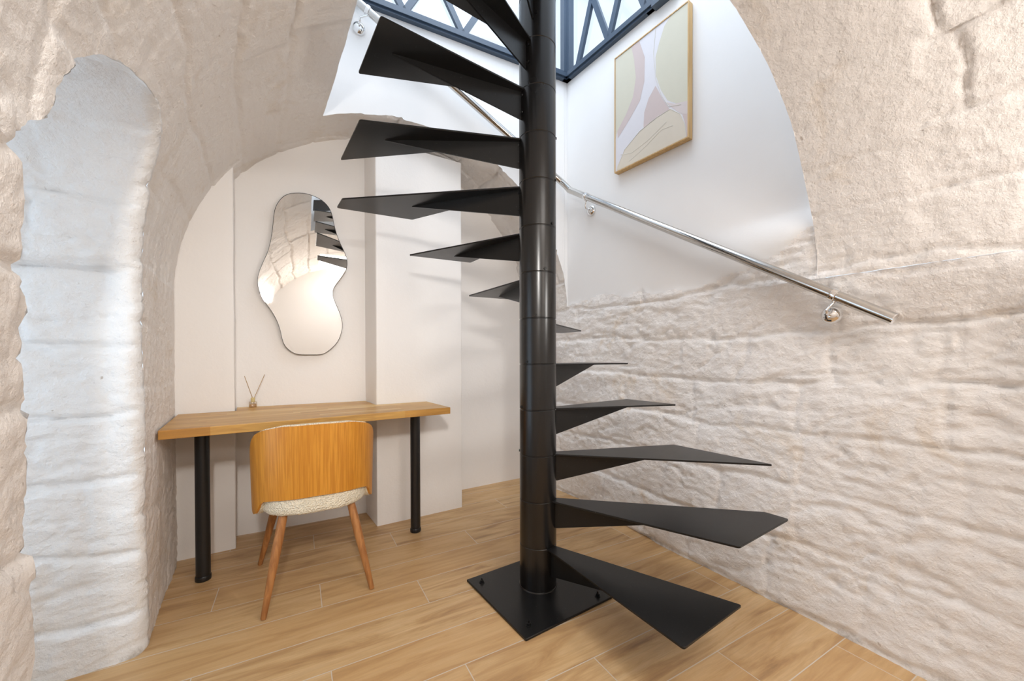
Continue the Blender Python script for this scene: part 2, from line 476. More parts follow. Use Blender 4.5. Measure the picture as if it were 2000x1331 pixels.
def left_disp(t, z):
    P = np.stack([s_left(z), t, z], -1)
    h = relief(P, t, z, 1.25, 40, .9, 1.0)*sstep(2.1, 1.7, t) + relief(P*np.array([1, 2.2, .6]), t, z, 1.0, 44, .25, 1.2)*sstep(1.7, 2.1, t)
    # plainer, vertically streaked plaster on the wall between the embrasure and the desk wall
    return h
def left_normal(z):
    c = np.clip((z-ZC)/RZ, 0, .9999)
    a = np.arcsin(c)
    n = np.stack([np.cos(a)/RX, a*0, -np.sin(a)/RZ], -1)
    return n/np.linalg.norm(n, axis=-1, keepdims=True)
def left_point(t, z):
    P = np.stack([s_left(z), t, z], -1)
    return P + left_normal(z)*left_disp(t, z)[..., None]

def cut_and_snap(T, Z, valid_rows=None):
    """cells of the (t,z) grid inside the embrasure opening are dropped, rim vertices moved on to the outline"""
    nu, nv = T.shape
    tc = (T[:-1, :-1]+T[1:, :-1]+T[:-1, 1:]+T[1:, 1:])/4; zc = (Z[:-1, :-1]+Z[1:, :-1]+Z[:-1, 1:]+Z[1:, 1:])/4
    drop = inside(tc, zc, OPOLY)
    dv = np.zeros((nu, nv), bool); kv = np.zeros((nu, nv), bool)
    for a in (0, 1):
        for b in (0, 1):
            dv[a:nu-1+a, b:nv-1+b] |= drop; kv[a:nu-1+a, b:nv-1+b] |= ~drop
    rim = dv & kv
    idx = np.argwhere(rim)
    for i, j in idx:
        d = (OPD[:, 0]-T[i, j])**2+(OPD[:, 1]-Z[i, j])**2
        k = int(d.argmin()); 
        if Z[i, j] > .02: T[i, j], Z[i, j] = OPD[k]
        else: T[i, j] = OPD[k, 0]
    return T, Z, drop

# ---- left wall (below the springing)
STEP = .0115
def build_left():
    t = np.arange(T_NEAR, T_FAR, STEP); z = np.linspace(-.02, ZC, int(1.41/STEP)+1)
    T, Z = np.meshgrid(t, z, indexing='ij')
    T, Z, drop = cut_and_snap(T.copy(), Z.copy())
    V = left_point(T, Z)
    f = grid_faces(*T.shape)[~drop.ravel()]
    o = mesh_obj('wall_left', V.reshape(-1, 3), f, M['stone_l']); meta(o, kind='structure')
build_left()

# ---- embrasure: deep side window opening
def build_embrasure():
    # profile lines of the opening swept towards -x; flared at the rim
    pr = OPD; n = len(pr)
    cen = np.array([1.44, .9])
    depth = [(-.012, -.012, .02), (0, 0, 0.)] + [(d, .045*(1-math.exp(-d/.012)), 0) for d in (.004, .01, .018, .028, .04, .055, .075)] + [(d, .045, 0) for d in np.arange(.09, .66, .014)]
    rows = []
    for k, (d, ins, _) in enumerate(depth):
        t = pr[:, 0].copy(); z = pr[:, 1].copy()
        far = sstep(1.3, 1.75, pr[:, 0])                     # far jamb gets a rounded arris
        near = 1-sstep(1.0, 1.25, pr[:, 0])
        w = 1.0*far
        t = t - ins*w; z = z - ins*.6*sstep(1.5, 1.75, pr[:, 1])*far
        # smooth the jagged rim away with depth
        if d > 0:
            base_far = 1.868
            a = min(1, d/.09)
            t = np.where((far > .99) & (pr[:, 1] < 1.35), t*(1-a)+base_far*a, t)
        P0 = left_point(pr[:, 0], pr[:, 1]) if True else None
        base = s_left(pr[:, 1])
        if k == 0:
            P = left_point(pr[:, 0]*1.0, pr[:, 1]); c = np.stack([pr[:, 0]-1.44, pr[:, 1]-.7], -1); c /= np.linalg.norm(c, axis=-1, keepdims=True)
            P[:, 0] -= .02; P[:, 1] += c[:, 0]*.03; P[:, 2] += c[:, 1]*.03
        elif k == 1:
            P = P0
        else:
            end = -.98
            P = np.stack([np.maximum(P0[:, 0]-d, end), t, z], -1)
            # relief on the reveal
            vv = pr[:, 1]; uu = P[:, 0]
            h = relief(P, uu, vv+.07, 1.0, 70, 1.25, 1.5)*min(1, d/.03)
            nn = np.stack([0*t, np.where(far > .5, -1., np.where(near > .5, 1., 0.)), np.where((far < .5) & (near < .5), -1., 0.)], -1)
            P = P + nn*h[:, None]
        rows.append(P)
    V = np.array(rows)
    f = grid_faces(len(depth), n, True)
    o = mesh_obj('wall_embrasure', V.reshape(-1, 3), f, M['stone_w']); meta(o, kind='structure')
    # outer end with the window
    bm = bmesh.new()
    for lo, hi in (((-1.0, .9, 0), (-.94, 1.02, 1.9)), ((-1.0, 1.84, 0), (-.94, 2.0, 1.9)), ((-1.0, .9, 1.72), (-.94, 2.0, 2.0)), ((-1.0, .9, -.02), (-.94, 2.0, .35)),
                   ((-.99, 1.40, .35), (-.95, 1.46, 1.72)), ((-.99, 1.0, 1.05), (-.95, 1.86, 1.09))):
        add_box(bm, lo, hi)
    o = bm_obj('window_3', bm, M['window_white'], smooth=False); meta(o, kind='structure')
    bm = bmesh.new(); add_box(bm, (-.972, 1.02, .35), (-.968, 1.84, 1.72))
    g = bm_obj('pane', bm, M['clear'], o, smooth=False)
build_embrasure()

# ---- barrel vault
def vault_point(TH, T):
    s = SCN+RX*np.cos(TH); z = ZC+RZ*np.sin(TH)
    P = np.stack([s, T, z], -1)
    n = -np.stack([np.cos(TH)/RX, 0*TH, np.sin(TH)/RZ], -1); n /= np.linalg.norm(n, axis=-1, keepdims=True)
    # dressed smooth voussoir ring round the stairwell on the right haunch
    arc = TH*RX
    ring = sstep(.42, .36, -0+(.62+.0*TH-T)+.0) if False else sstep(.30, .37, T+.05*vnoise(np.stack([arc*2.5, T*0, T*0], -1), 5))*sstep(1.5, 1.15, TH)*sstep(1.0, .9, T)
    left = sstep(PI-.55, PI-.05, TH)
    hL = left_disp(T, np.where(TH > PI/2, z, ZC))
    hv = relief(P, T*1.0, arc, 1.35, 20, 1.5, .9)
    # quiet plaster towards the back left
    calm = sstep(.9, 1.6, T)*sstep(1.5, 1.9, TH)
    hv = hv*(1-.6*calm)
    jr = np.abs(((arc+.02*vnoise(np.stack([arc*9, T*9, T*0], -1), 8))/.175) % 1-.5)*.175   # 0 at the joint centre
    hr = -.006*np.exp(-(jr/.007)**2) + .003*fbm(P, 16, 3, .5, 6)*1.0 + .002*np.sin(arc*9)
    h = hv*(1-ring)+hr*ring
    h = h*(1-left)+hL*left
    right = 1-sstep(0.02, .22, TH)
    h = h*(1-right) + relief(P, T, z, 1.5, 20, 1.0, 1.25)*right
    return P+n*h[..., None]
def build_vault():
    V = []; F = []; off = 0
    def push(TH, T, drop=None):
        nonlocal off
        P = vault_point(TH, T)
        f = grid_faces(*TH.shape, True)
        if drop is not None: f = f[~drop.ravel()]
        V.append(P.reshape(-1, 3)); F.append(f+off); off += TH.size
    nR = int(TH_OPEN*RX/STEP); nL = int((PI-TH_OPEN)*RX/STEP)
    thR = np.linspace(0, TH_OPEN, nR); thL = np.linspace(TH_OPEN, PI, nL)
    # in front of the stairwell
    n1 = int((.7-T_NEAR)/STEP)
    a = np.linspace(0, 1, n1)
    TH, A = np.meshgrid(thR, a, indexing='ij'); push(TH, T_NEAR+(tN(TH)-T_NEAR)*A)
    # behind the stairwell opening
    a = np.linspace(0, 1, int(.7/STEP)); TH, A = np.meshgrid(thR, a, indexing='ij'); push(TH, tW(TH)+(T_FAR-tW(TH))*A)
    # left flank, full length, with the embrasure cut out
    t = np.arange(T_NEAR, T_FAR+STEP, STEP)
    TH, T = np.meshgrid(thL, t, indexing='ij')
    Z = ZC+RZ*np.sin(TH)
    far = TH < 2.35
    T2, Z2, drop = cut_and_snap(T.copy(), np.where(far, 9., Z))
    Z2 = np.where(far, Z, Z2)
    TH2 = np.where(far | (np.abs(Z2-Z) < 1e-9), TH, PI-np.arcsin(np.clip((Z2-ZC)/RZ, 0, 1)))
    push(TH2, T2, drop)
    o = mesh_obj('ceiling', np.concatenate(V), np.concatenate(F), M['stone_v']); meta(o, kind='structure')
build_vault()

# ---- right wall
def build_right():
    t = np.arange(T_NEAR, T_FAR, STEP); z = np.linspace(-.02, ZC, int(1.41/STEP)+1)
    T, Z = np.meshgrid(t, z, indexing='ij')
    k = 1-np.clip(1-Z/1.15, 0, 1)**1.35
    w = 1-(1-sstep(.66, 1.25, T))*sstep(1.18, ZC, Z)
    S = s_floor(T)*(1-k)+(2.03+(2.03+np.maximum(0, 2.2-T)*.0181*sstep(.0, .2, T)-2.03)*w)*k
    S = S + .012*np.exp(-((Z-1.2)/.25)**2)*np.exp(-((T-.48)/.35)**2)
    P = np.stack([S, T, Z], -1)
    m = .25+.75*sstep(zb(T)+.03, zb(T)-.10, Z)
    top = relief(P, T, Z, 1.5, 20, 1.0, 1.25)*m
    fade = 1-sstep(ZC-.12, ZC, Z)
    vt = relief(np.stack([S*0+2.03, T, Z*0+ZC], -1), T, Z*0+ZC, 1.35, 20, 1.8, .9)
    ring = sstep(.30, .37, T)*sstep(1.0, .9, T)
    P[..., 0] -= top
    P[..., 0] -= (1-fade)*.0
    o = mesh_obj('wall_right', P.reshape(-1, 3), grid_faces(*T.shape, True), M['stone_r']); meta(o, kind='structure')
    # smooth stairwell wall above, its foot still rough stone
    t = np.arange(.60, 2.3, STEP); z = np.concatenate([np.arange(ZC-.001, 1.72, STEP), np.linspace(1.73, 3.145, 30)])
    T, Z = np.meshgrid(t, z, indexing='ij')
    S = s_up(T)
    sv = SCN+RX*np.sqrt(np.clip(1-((Z-ZC)/RZ)**2, 0, 1))
    S = S-(S-sv)*(1-sstep(.67, 1.25, T))*sstep(1.74, 1.56, Z)
    P = np.stack([S, T, Z], -1)
    m = sstep(zb(T)+.035, zb(T)-.035, Z+.03*vnoise(P*9, 3))
    h = relief(P, T, Z, 1.5, 20, 1.0, 1.25)*m + .0015*fbm(P, 3, 3, .5, 2)
    P[..., 0] -= h
    fc = grid_faces(*T.shape, True)
    o = mesh_obj('wall_stairwell_right', P.reshape(-1, 3), fc, [M['plaster_w'], M['stone_r']]); meta(o, kind='structure')
    mi = (m.ravel()[fc].mean(1) > .5).astype(int); o.data.polygons.foreach_set('material_index', mi.tolist())
build_right()

# ---- stairwell walls above the vault
def build_well():
    ths = np.linspace(0.0, TH_OPEN, 120)
    low = vault_point(ths, tW(ths))
    V = []
    for p in low:
        V.append(p); V.append((p[0], p[1], 3.145))
    f = [(2*i, 2*i+2, 2*i+3, 2*i+1) for i in range(len(low)-1)]
    # reach down behind the right corner
    o = mesh_obj('wall_stairwell_back', V, f, M['plaster_w'], smooth=False); meta(o, kind='structure')
    low = vault_point(ths, tN(ths)); V = []
    for p in low:
        V.append(p); V.append((p[0], p[1], 3.3))
    o = mesh_obj('wall_stairwell_front', V, f, M['plaster_w'], smooth=False); meta(o, kind='structure')
    tt = np.linspace(float(tN(TH_OPEN)), float(tW(TH_OPEN)), 90); low = vault_point(tt*0+TH_OPEN, tt); V = []
    for p in low:
        V.append(p); V.append((p[0], p[1], 3.3))
    f2 = [(2*i, 2*i+2, 2*i+3, 2*i+1) for i in range(len(low)-1)]
    o = mesh_obj('wall_stairwell_left', V, f2, M['plaster_w'], smooth=False); meta(o, kind='structure')
build_well()

# ---- desk wall: plaster piers, niche and recess
def rough_prism(name, poly, z0, z1, mat, amp=.003, seed=0):
    bm = bmesh.new(); add_prism(bm, poly, z0, z1)
    bmesh.ops.recalc_face_normals(bm, faces=bm.faces)
    es = [e for e in bm.edges if abs(e.verts[0].co.z-e.verts[1].co.z) > .5]
    bmesh.ops.bevel(bm, geom=es, offset=.008, segments=3, affect='EDGES', profile=.5)
    bmesh.ops.triangulate(bm, faces=[f for f in bm.faces if len(f.verts) > 4])
    for _ in range(5):
        long = [e for e in bm.edges if e.calc_length() > .06]
        if not long: break
        bmesh.ops.subdivide_edges(bm, edges=long, cuts=1, use_grid_fill=True)
    bm.normal_update()
    P = np.array([v.co for v in bm.verts]); h = fbm(P, 4., 4, .55, seed)*amp
    for v, d in zip(bm.verts, h): v.co = v.co + v.normal*float(d)
    o = bm_obj(name, bm, mat, angle=1.0); meta(o, kind='structure')
    return o
rough_prism('wall_pier_left', [(-.40, 2.634), (-.052, 2.622), (-.052, 3.05), (-.40, 3.05)], -.02, 2.45, M['plaster'], .004, 1)
rough_prism('wall_niche', [(-.10, 2.810), (.72, 2.7225), (.72, 3.1), (-.10, 3.1)], -.02, 2.75, M['plaster'], .003, 2)
rough_prism('wall_pier_right', [(.668, 2.462), (1.251, 2.442), (1.262, 2.9), (.668, 2.9)], -.02, 2.415, M['plaster'], .002, 3)
rough_prism('wall_recess', [(.70, 2.792), (2.3, 2.732), (2.3, 3.0), (.70, 3.0)], -.02, 2.75, M['plaster'], .004, 4)
# far end of the cellar behind the viewpoint, with a door
rough_prism('wall_near', [(-.7, -1.75), (2.3, -1.75), (2.3, -1.58), (-.7, -1.58)], -.02, 2.9, M['plaster_w'], .002, 5)
def build_door():
    bm = bmesh.new()
    for lo, hi in (((1.12, -1.585, 0), (1.18, -1.53, 2.06)), ((1.92, -1.585, 0), (1.98, -1.53, 2.06)), ((1.12, -1.585, 2.0), (1.98, -1.53, 2.06))): add_box(bm, lo, hi)
    o = bm_obj('trim_1', bm, M['window_white'], smooth=False, bevel=.004); meta(o, kind='structure')
    bm = bmesh.new(); add_box(bm, (1.18, -1.583, .005), (1.92, -1.545, 2.0))
    o = bm_obj('door_1', bm, M['window_white'], smooth=False, bevel=.003); meta(o, kind='structure')
    bm = bmesh.new(); add_tube(bm, [(1.25, -1.545, 1.0), (1.25, -1.495, 1.0), (1.36, -1.495, 1.0)], .009)
    bm_obj('door_handle', bm, M['chrome2'], o)
build_door()

# ---- floor
def build_floor():
    bm = bmesh.new(); add_box(bm, (-1.1, -1.8, -.06), (2.5, 3.1, 0))
    o = bm_obj('floor', bm, M['floor'], smooth=False); meta(o, kind='structure')
build_floor()

# ---- steel lattice windows of the stairwell
def window(name, origin, d, inward, L, starts, half, zbot, ztop, end_box):
    """lattice panel along direction d from origin (2D); inward = unit normal into the well"""
    def P(a, q, z): return Vector((origin[0]+d[0]*a+inward[0]*q, origin[1]+d[1]*a+inward[1]*q, z))
    def bar(bm, a0, z0, a1, z1, w, q0, q1):
        p0 = np.array([a0, z0]); p1 = np.array([a1, z1]); u = (p1-p0)/np.linalg.norm(p1-p0); n = np.array([-u[1], u[0]])*w/2
        c = [p0-n, p1-n, p1+n, p0+n]
        v = [bm.verts.new(P(a, q, z)) for q in (q0, q1) for a, z in c]
        for f in ((0,1,2,3),(4,7,6,5),(0,4,5,1),(1,5,6,2),(2,6,7,3),(3,7,4,0)): bm.faces.new([v[i] for i in f])
    bm = bmesh.new()
    bar(bm, 0, zbot+.03, L, zbot+.03, .06, -.03, .03)
    bar(bm, 0, zbot+.03, L, zbot+.03, .03, .03, .042)
    bar(bm, 0, 3.95, L, 3.95, .04, -.02, .02)
    bar(bm, 0, 4.25, L, 4.25, .05, -.025, .025)
    bar(bm, .026, zbot, .026, 4.25, .046, -.02, .03)
    bar(bm, L-.03, zbot, L-.03, 4.25, .05, -.025, .025)
    a = starts
    while a < L-.05:
        bar(bm, a-half, ztop, a, zbot+.055, .038, -.012, .012) if a-half > .04 else None
        bar(bm, a, zbot+.055, min(a+half, L), ztop if a+half < L else zbot+.055+(ztop-zbot-.055)*(L-a)/half, .038, -.012, .012)
        a += 2*half
    if end_box:
        bar(bm, L-.005, zbot+.05, L+.14, zbot+.05, .12, -.04, .05)
    o = bm_obj(name, bm, M['blue_steel'], smooth=False); meta(o, kind='structure')
    bm = bmesh.new(); bar(bm, .02, (zbot+4.25)/2, L-.02, (zbot+4.25)/2, 4.25-zbot-.02, -.016, -.014)
    bm_obj('pane', bm, M['pane'], o, smooth=False)
nL_ = (-.13961, -.99021); nR_ = (-.999836, -.018115)
cx, cy = COR
window('window_1', (cx, cy), (-GL[0], -GL[1]), nL_, 1.85, .451, .192, 3.142, 3.53, False)
window('window_2', (cx, cy), (-GR[0], -GR[1]), nR_, .77, .112, .146, 3.142, 3.61, True)

# ------------------------------------------------------------------ spiral staircase
PX, PY = 1.106, 1.400; RISE = .2045
stair = empty('spiral_staircase', (PX, PY, 0), 'black steel spiral staircase with open plate treads round a thick central tube', 'staircase')
def sub(name, bm, mat, parent, **kw):
    o = bm_obj(name, bm, mat, parent, **kw); return keep(o)
# base plate
bm = bmesh.new(); add_prism(bm, [(.846, 1.144), (1.313, 1.137), (1.316, 1.606), (.848, 1.613)], 0, .010)
plate = sub('base_plate', bm, M['black'], stair, smooth=False, bevel=.0015, seg=1)
for bx, by in ((.895, 1.553), (.900, 1.198), (1.258, 1.175), (1.262, 1.55)):
    bm = bmesh.new()
    add_lathe(bm, [(0, .010), (.0125, .010), (.0125, .0125), (.0092, .013), (.0092, .0125)], 24, bx, by)
    add_lathe(bm, [(.0088, .012), (.0088, .021), (.0075, .022), (.0042, .022), (.0042, .030), (.003, .0315), (0, .0315)], 6, bx, by)
    sub('bolt', bm, M['bolt'], plate, smooth=False)
# central tube with sleeve seams
RP = .0838
prof = [(RP+.004, .010), (RP+.003, .0125), (RP+.0005, .0145)]
for k in range(1, 18):
    z = k*RISE
    prof += [(RP, z-.0035), (RP-.0022, z-.0012), (RP-.0022, z+.0012), (RP, z+.0035)]
prof += [(RP, 3.75), (0, 3.75)]
bm = bmesh.new(); add_lathe(bm, prof, 96, PX, PY)
pole = sub('pole', bm, M['black_pole'], stair, angle=.5)
# grub screws on the back of every sleeve
bounds = [-94, -70, -46, -21.7, 2.4, 31, 59.5, 89, 114.8, 137, 157.3, 181, 205, 229, 253]
lens = [.66, .66, .60, .58, .56, .60, .60, .61, .67, .69, .64, .62, .6, .6]
for k in range(1, 15):
    mid = math.radians((bounds[k-1]+bounds[k])/2); a = mid+PI
    for dz in (-.028,):
        bm = bmesh.new(); z = k*RISE+dz+.04
        c = Vector((PX+math.cos(a)*RP, PY+math.sin(a)*RP, z)); d = Vector((math.cos(a), math.sin(a), 0))
        add_tube(bm, [c-d*.002, c+d*.004], .0058, 8); sub('grub_screw', bm, M['bolt'], pole, smooth=False)
# treads: sectors cut to the rectangular well
XL, XR, YF = .395, 1.772, .640
def yback(x): return 2.18-.141*(x-.395)
def ray_hit(a):
    dx, dy = math.cos(a), math.sin(a); best = 9
    if dx > 1e-6: best = min(best, (XR-PX)/dx)
    if dx < -1e-6: best = min(best, (XL-PX)/dx)
    yf = YF
    if dy < -1e-6: best = min(best, (yf-PY)/dy)
    den = dy+.141*dx
    if den > 1e-6: best = min(best, (2.18-.141*(PX-.395)-PY)/den)
    return best
corners = [(XR, YF), (XR, yback(XR)), (XL, yback(XL)), (XL, YF)]
for k in range(1, 15):
    a0 = math.radians(bounds[k-1]-.6); a1 = math.radians(bounds[k]+.6); am = (a0+a1)/2
    pts = [(PX+.060*math.cos(a0-.12), PY+.060*math.sin(a0-.12))]
    r = ray_hit(a0); pts.append((PX+r*math.cos(a0), PY+r*math.sin(a0)))
    cs = []
    for c in corners:
        ca = math.atan2(c[1]-PY, c[0]-PX)
        for w in (0, 2*PI):
            if a0+.01 < ca+w < a1-.01: cs.append((ca+w, c))
    for _, c in sorted(cs): pts.append(c)
    r = ray_hit(a1); pts.append((PX+r*math.cos(a1), PY+r*math.sin(a1)))
    pts.append((PX+.060*math.cos(a1+.12), PY+.060*math.sin(a1+.12)))
    if k >= 12: pts = [(x, max(y, .77)) for x, y in pts]
    z = k*RISE; th_ = .0075
    bm = bmesh.new(); add_prism(bm, pts, -th_, 0)
    vs = [e for e in bm.edges if abs(e.verts[0].co.z-e.verts[1].co.z) > .001 and math.hypot(e.verts[0].co.x-PX, e.verts[0].co.y-PY) > .2]
    bmesh.ops.bevel(bm, geom=vs, offset=.009, segments=3, affect='EDGES', profile=.5)
    tr = bm_obj('tread', bm, M['black'], stair, smooth=False, bevel=.001, seg=1)
    tr.data.transform(Matrix.Translation((-PX, -PY, 0))); tr.location = (0, 0, z)
    # web under the tread
    L = lens[k-1]; r0 = .078; hgt = .120
    d = Vector((math.cos(am), math.sin(am), 0)); n = Vector((-d.y, d.x, 0))*.0035
    tri = [(r0, -th_), (r0, -th_-hgt), (r0+.012, -th_-hgt), (L, -th_-.002), (L, -th_)]
    bm = bmesh.new()
    A = [bm.verts.new(d*r+n+Vector((0, 0, q))) for r, q in tri]; B = [bm.verts.new(d*r-n+Vector((0, 0, q))) for r, q in tri]
    bm.faces.new(A); bm.faces.new(B[::-1])
    for i in range(5): bm.faces.new((A[i], B[i], B[(i+1) % 5], A[(i+1) % 5]))
    bm_obj('web_plate', bm, M['black'], tr, smooth=False)
    # collar strip where the web meets the tube and its screws
    for q in (-.03, -.105):
        bm = bmesh.new(); c = d*(RP+.001)+n*5+Vector((0, 0, q)); add_tube(bm, [c, c+d*.004], .005, 8)
        bm_obj('screw', bm, M['bolt'], tr, smooth=False)

# ------------------------------------------------------------------ handrail
rail = empty('handrail', (2.02, 1.3, 1.2), 'long polished stainless tube handrail following the stairwell walls', 'handrail')
def on_left(a, z, q=.07): return Vector((cx-GL[0]*a+nL_[0]*q, cy-GL[1]*a+nL_[1]*q, z))
def on_right(a, z, q=.07): return Vector((cx-GR[0]*a+nR_[0]*q, cy-GR[1]*a+nR_[1]*q, z))
RR = .0222
pts = [on_left(1.75, 3.235), on_left(1.305, 2.995), on_left(.733, 2.685), on_left(.10, 2.345), on_right(.09, 2.285), on_right(.187, 2.189+.02), on_right(1.164, 1.591), on_right(1.818, 1.194)]
bm = bmesh.new(); add_tube(bm, [pts[0], pts[3]], RR, 32); add_tube(bm, [pts[4], pts[-1]], RR, 32)
add_tube(bm, [pts[3]-(pts[3]-pts[0]).normalized()*.01, (pts[3]+pts[4])/2+Vector((.0, 0, .004)), pts[4]+(pts[-1]-pts[4]).normalized()*.01], RR, 32)
sub('rail', bm, M['chrome'], rail)
e = (pts[-1]-pts[4]).normalized()
bm = bmesh.new(); add_tube(bm, [pts[-1]-e*.001, pts[-1]+e*.003], RR+.0012, 32)
sub('end_cap', bm, M['chrome2'], rail)
def bracket(rp, wall, axis, inward):
    rp = Vector(rp); wall = Vector(wall); inward = Vector((*inward, 0)); axis = Vector(axis).normalized()
    bm = bmesh.new()
    add_tube(bm, [wall, wall+inward*.005, wall+inward*.012, wall+inward*.021, wall+inward*.028, wall+inward*.030], [.0375, .0375, .036, .030, .018, .001], 32)
    ro = sub('bracket', bm, M['chrome2'], rail)
    bm = bmesh.new()
    low = rp+Vector((0, 0, -RR)); b = Vector((wall.x, wall.y, wall.z))+inward*.05
    knee = Vector((rp.x, rp.y, wall.z+.008))
    path = [wall+inward*.018]
    k0 = wall+inward*.055+Vector((0, 0, 0))
    path += [wall+inward*.05, k0+inward*.008+Vector((0, 0, .006)), k0+inward*.012+Vector((0, 0, .016)), low+Vector((0, 0, -.006)), low]
    add_tube(bm, path, .0058, 12)
    keep(bm_obj('arm', bm, M['chrome2'], ro))
    bm = bmesh.new()
    add_tube(bm, [rp-axis*.012, rp-axis*.010, rp, rp+axis*.010, rp+axis*.012], [RR+.001, RR+.004, RR+.0052, RR+.004, RR+.001], 32)
    add_tube(bm, [low+Vector((0, 0, .002)), low-Vector((0, 0, .008))], .008, 12)
    keep(bm_obj('clamp_ring', bm, M['chrome2'], ro))
def lerp_r(a): 
    t = (a-.187)/(1.818-.187); return on_right(a, 2.209+(1.194-2.209)*t)
axR = pts[-1]-pts[4]; axL = pts[0]-pts[3]
bracket(pts[4]+axR*((.262-.09)/(1.818-.09)), on_right(.250, 2.098, .0), axR, nR_)
bracket(pts[4]+axR*((1.640-.09)/(1.818-.09)), on_right(1.622, 1.228, .026), axR, nR_)
bracket(pts[3]+axL*((1.44-.10)/(1.75-.10)), on_left(1.482, 2.997, 0), axL, nL_)

# ------------------------------------------------------------------ desk
desk = empty('desk', (.34, 2.3, 0), 'solid oak desk top fitted round the wall piers on two thick black legs', 'desk')
outline = [(-.292, 2.070), (.985, 2.070), (.990, 2.446), (.664, 2.458), (.664, 2.722), (-.046, 2.798), (-.046, 2.614), (-.292, 2.622)]
bm = bmesh.new(); add_prism(bm, outline, .725, .763)
sub('tabletop', bm, M['desk'], desk, smooth=False, bevel=.0025)
for lx, ly in ((-.174, 2.342), (.842, 2.262)):
    bm = bmesh.new(); add_lathe(bm, [(0, .0245), (.0290, .0245), (.0290, .725), (0, .725)], 40, lx, ly)
    lg = sub('leg', bm, M['leg_black'], desk, angle=.6)
    bm = bmesh.new(); add_lathe(bm, [(0, 0), (.0305, 0), (.032, .003), (.032, .020), (.0300, .0235), (.0275, .0245), (0, .0245)], 40, lx, ly)
    sub('adjustable_foot', bm, M['leg_black'], lg, angle=.6)

# ------------------------------------------------------------------ chair
chair = empty('chair', (.27, 2.06, 0), 'round-backed chair with bent oak shell and cream boucle seat pulled up to the desk', 'chair')
chair.rotation_euler = (0, 0, math.radians(-4.5))
def interp(x, tab): return np.interp(abs(x), [a for a, _ in tab], [b for _, b in tab])
ztop_t = [(0, .772), (30, .768), (50, .752), (62, .732), (72, .700), (80, .655), (86, .605), (90, .545)]
zbot_t = [(0, .468), (40, .460), (52, .452), (58, .436), (62, .410), (67, .392), (73, .384), (79, .388), (84, .405), (88, .44), (90, .485)]
def smooth_tab(x, tab, w=3.0):
    return sum(interp(x+o, tab)*wt for o, wt in ((-w, .25), (0, .5), (w, .25)))
def shell(r_off, zin, thick, name, mat, parent):
    phs = np.linspace(-90, 90, 121); nz = 14
    def ring(off):
        rows = []
        for ph in phs:
            zt = smooth_tab(min(abs(ph), 87), ztop_t)-zin; zb_ = smooth_tab(min(abs(ph), 87), zbot_t, 1.2)+zin
            col = []
            for k in range(nz):
                z = zb_+(zt-zb_)*k/(nz-1)
                fl = 1+.035*(z-.45)/.33
                p = math.radians(ph)
                a_, b_ = (.254+off)*fl, (.245+off)*fl
                sgn = math.copysign(abs(math.sin(p))**.92, p)
                col.append((a_*sgn, -b_*abs(math.cos(p))**.80, z))
            rows.append(col)
        return rows
    bm = bmesh.new()
    O = [[bm.verts.new(p) for p in c] for c in ring(r_off)]; I = [[bm.verts.new(p) for p in c] for c in ring(r_off-thick)]
    n = len(O)
    for i in range(n-1):
        for k in range(nz-1):
            bm.faces.new((O[i][k], O[i+1][k], O[i+1][k+1], O[i][k+1])); bm.faces.new((I[i][k], I[i][k+1], I[i+1][k+1], I[i+1][k]))
        bm.faces.new((O[i][-1], O[i+1][-1], I[i+1][-1], I[i][-1])); bm.faces.new((O[i][0], I[i][0], I[i+1][0], O[i+1][0]))
    for k in range(nz-1):
        bm.faces.new((O[0][k], O[0][k+1], I[0][k+1], I[0][k])); bm.faces.new((O[-1][k], I[-1][k], I[-1][k+1], O[-1][k+1]))
    return bm_obj(name, bm, mat, parent, angle=.8)
back = shell(0, 0, .010, 'backrest', M['shell'], chair)
lining = shell(-.010, -.004, .022, 'back_upholstery', M['boucle'], back)
# seat cushion: rounded superellipse pad
def seat():
    bm = bmesh.new(); rings = []
    n = 72
    prof = [(.0, .390), (.90, .390), (.955, .392), (.985, .399), (1.0, .414), (1.0, .445), (.98, .466), (.92, .478), (.75, .485), (.4, .489), (0, .490)]
    for f, z in prof:
        if f == 0: rings.append([bm.verts.new((0, 0, z))]); continue
        r = []
        for i in range(n):
            a = 2*PI*i/n; c, s = math.cos(a), math.sin(a)
            r.append(bm.verts.new((.222*f*math.copysign(abs(c)**.72, c), .238*f*math.copysign(abs(s)**.76, s)+.002, z)))
        rings.append(r)
    for a, b in zip(rings, rings[1:]):
        for i in range(n):
            j = (i+1) % n
            if len(a) == 1: bm.faces.new((a[0], b[j], b[i]))
            elif len(b) == 1: bm.faces.new((a[i], a[j], b[0]))
            else: bm.faces.new((a[i], a[j], b[j], b[i]))
    bmesh.ops.subdivide_edges(bm, edges=bm.edges[:], cuts=1, use_grid_fill=True)
    P = np.array([v.co for v in bm.verts]); bm.normal_update()
    h = fbm(P, 60, 3, .6, 9)*.0035
    for v, d in zip(bm.verts, h): v.co += v.normal*float(d)
    return bm_obj('seat', bm, M['boucle'], chair, angle=3)
seat()
cr, sr = math.cos(math.radians(4.5)), math.sin(math.radians(4.5))
def loc_c(x, y):
    dx, dy = x-.27, y-2.06
    return (dx*cr-dy*sr, dx*sr+dy*cr)
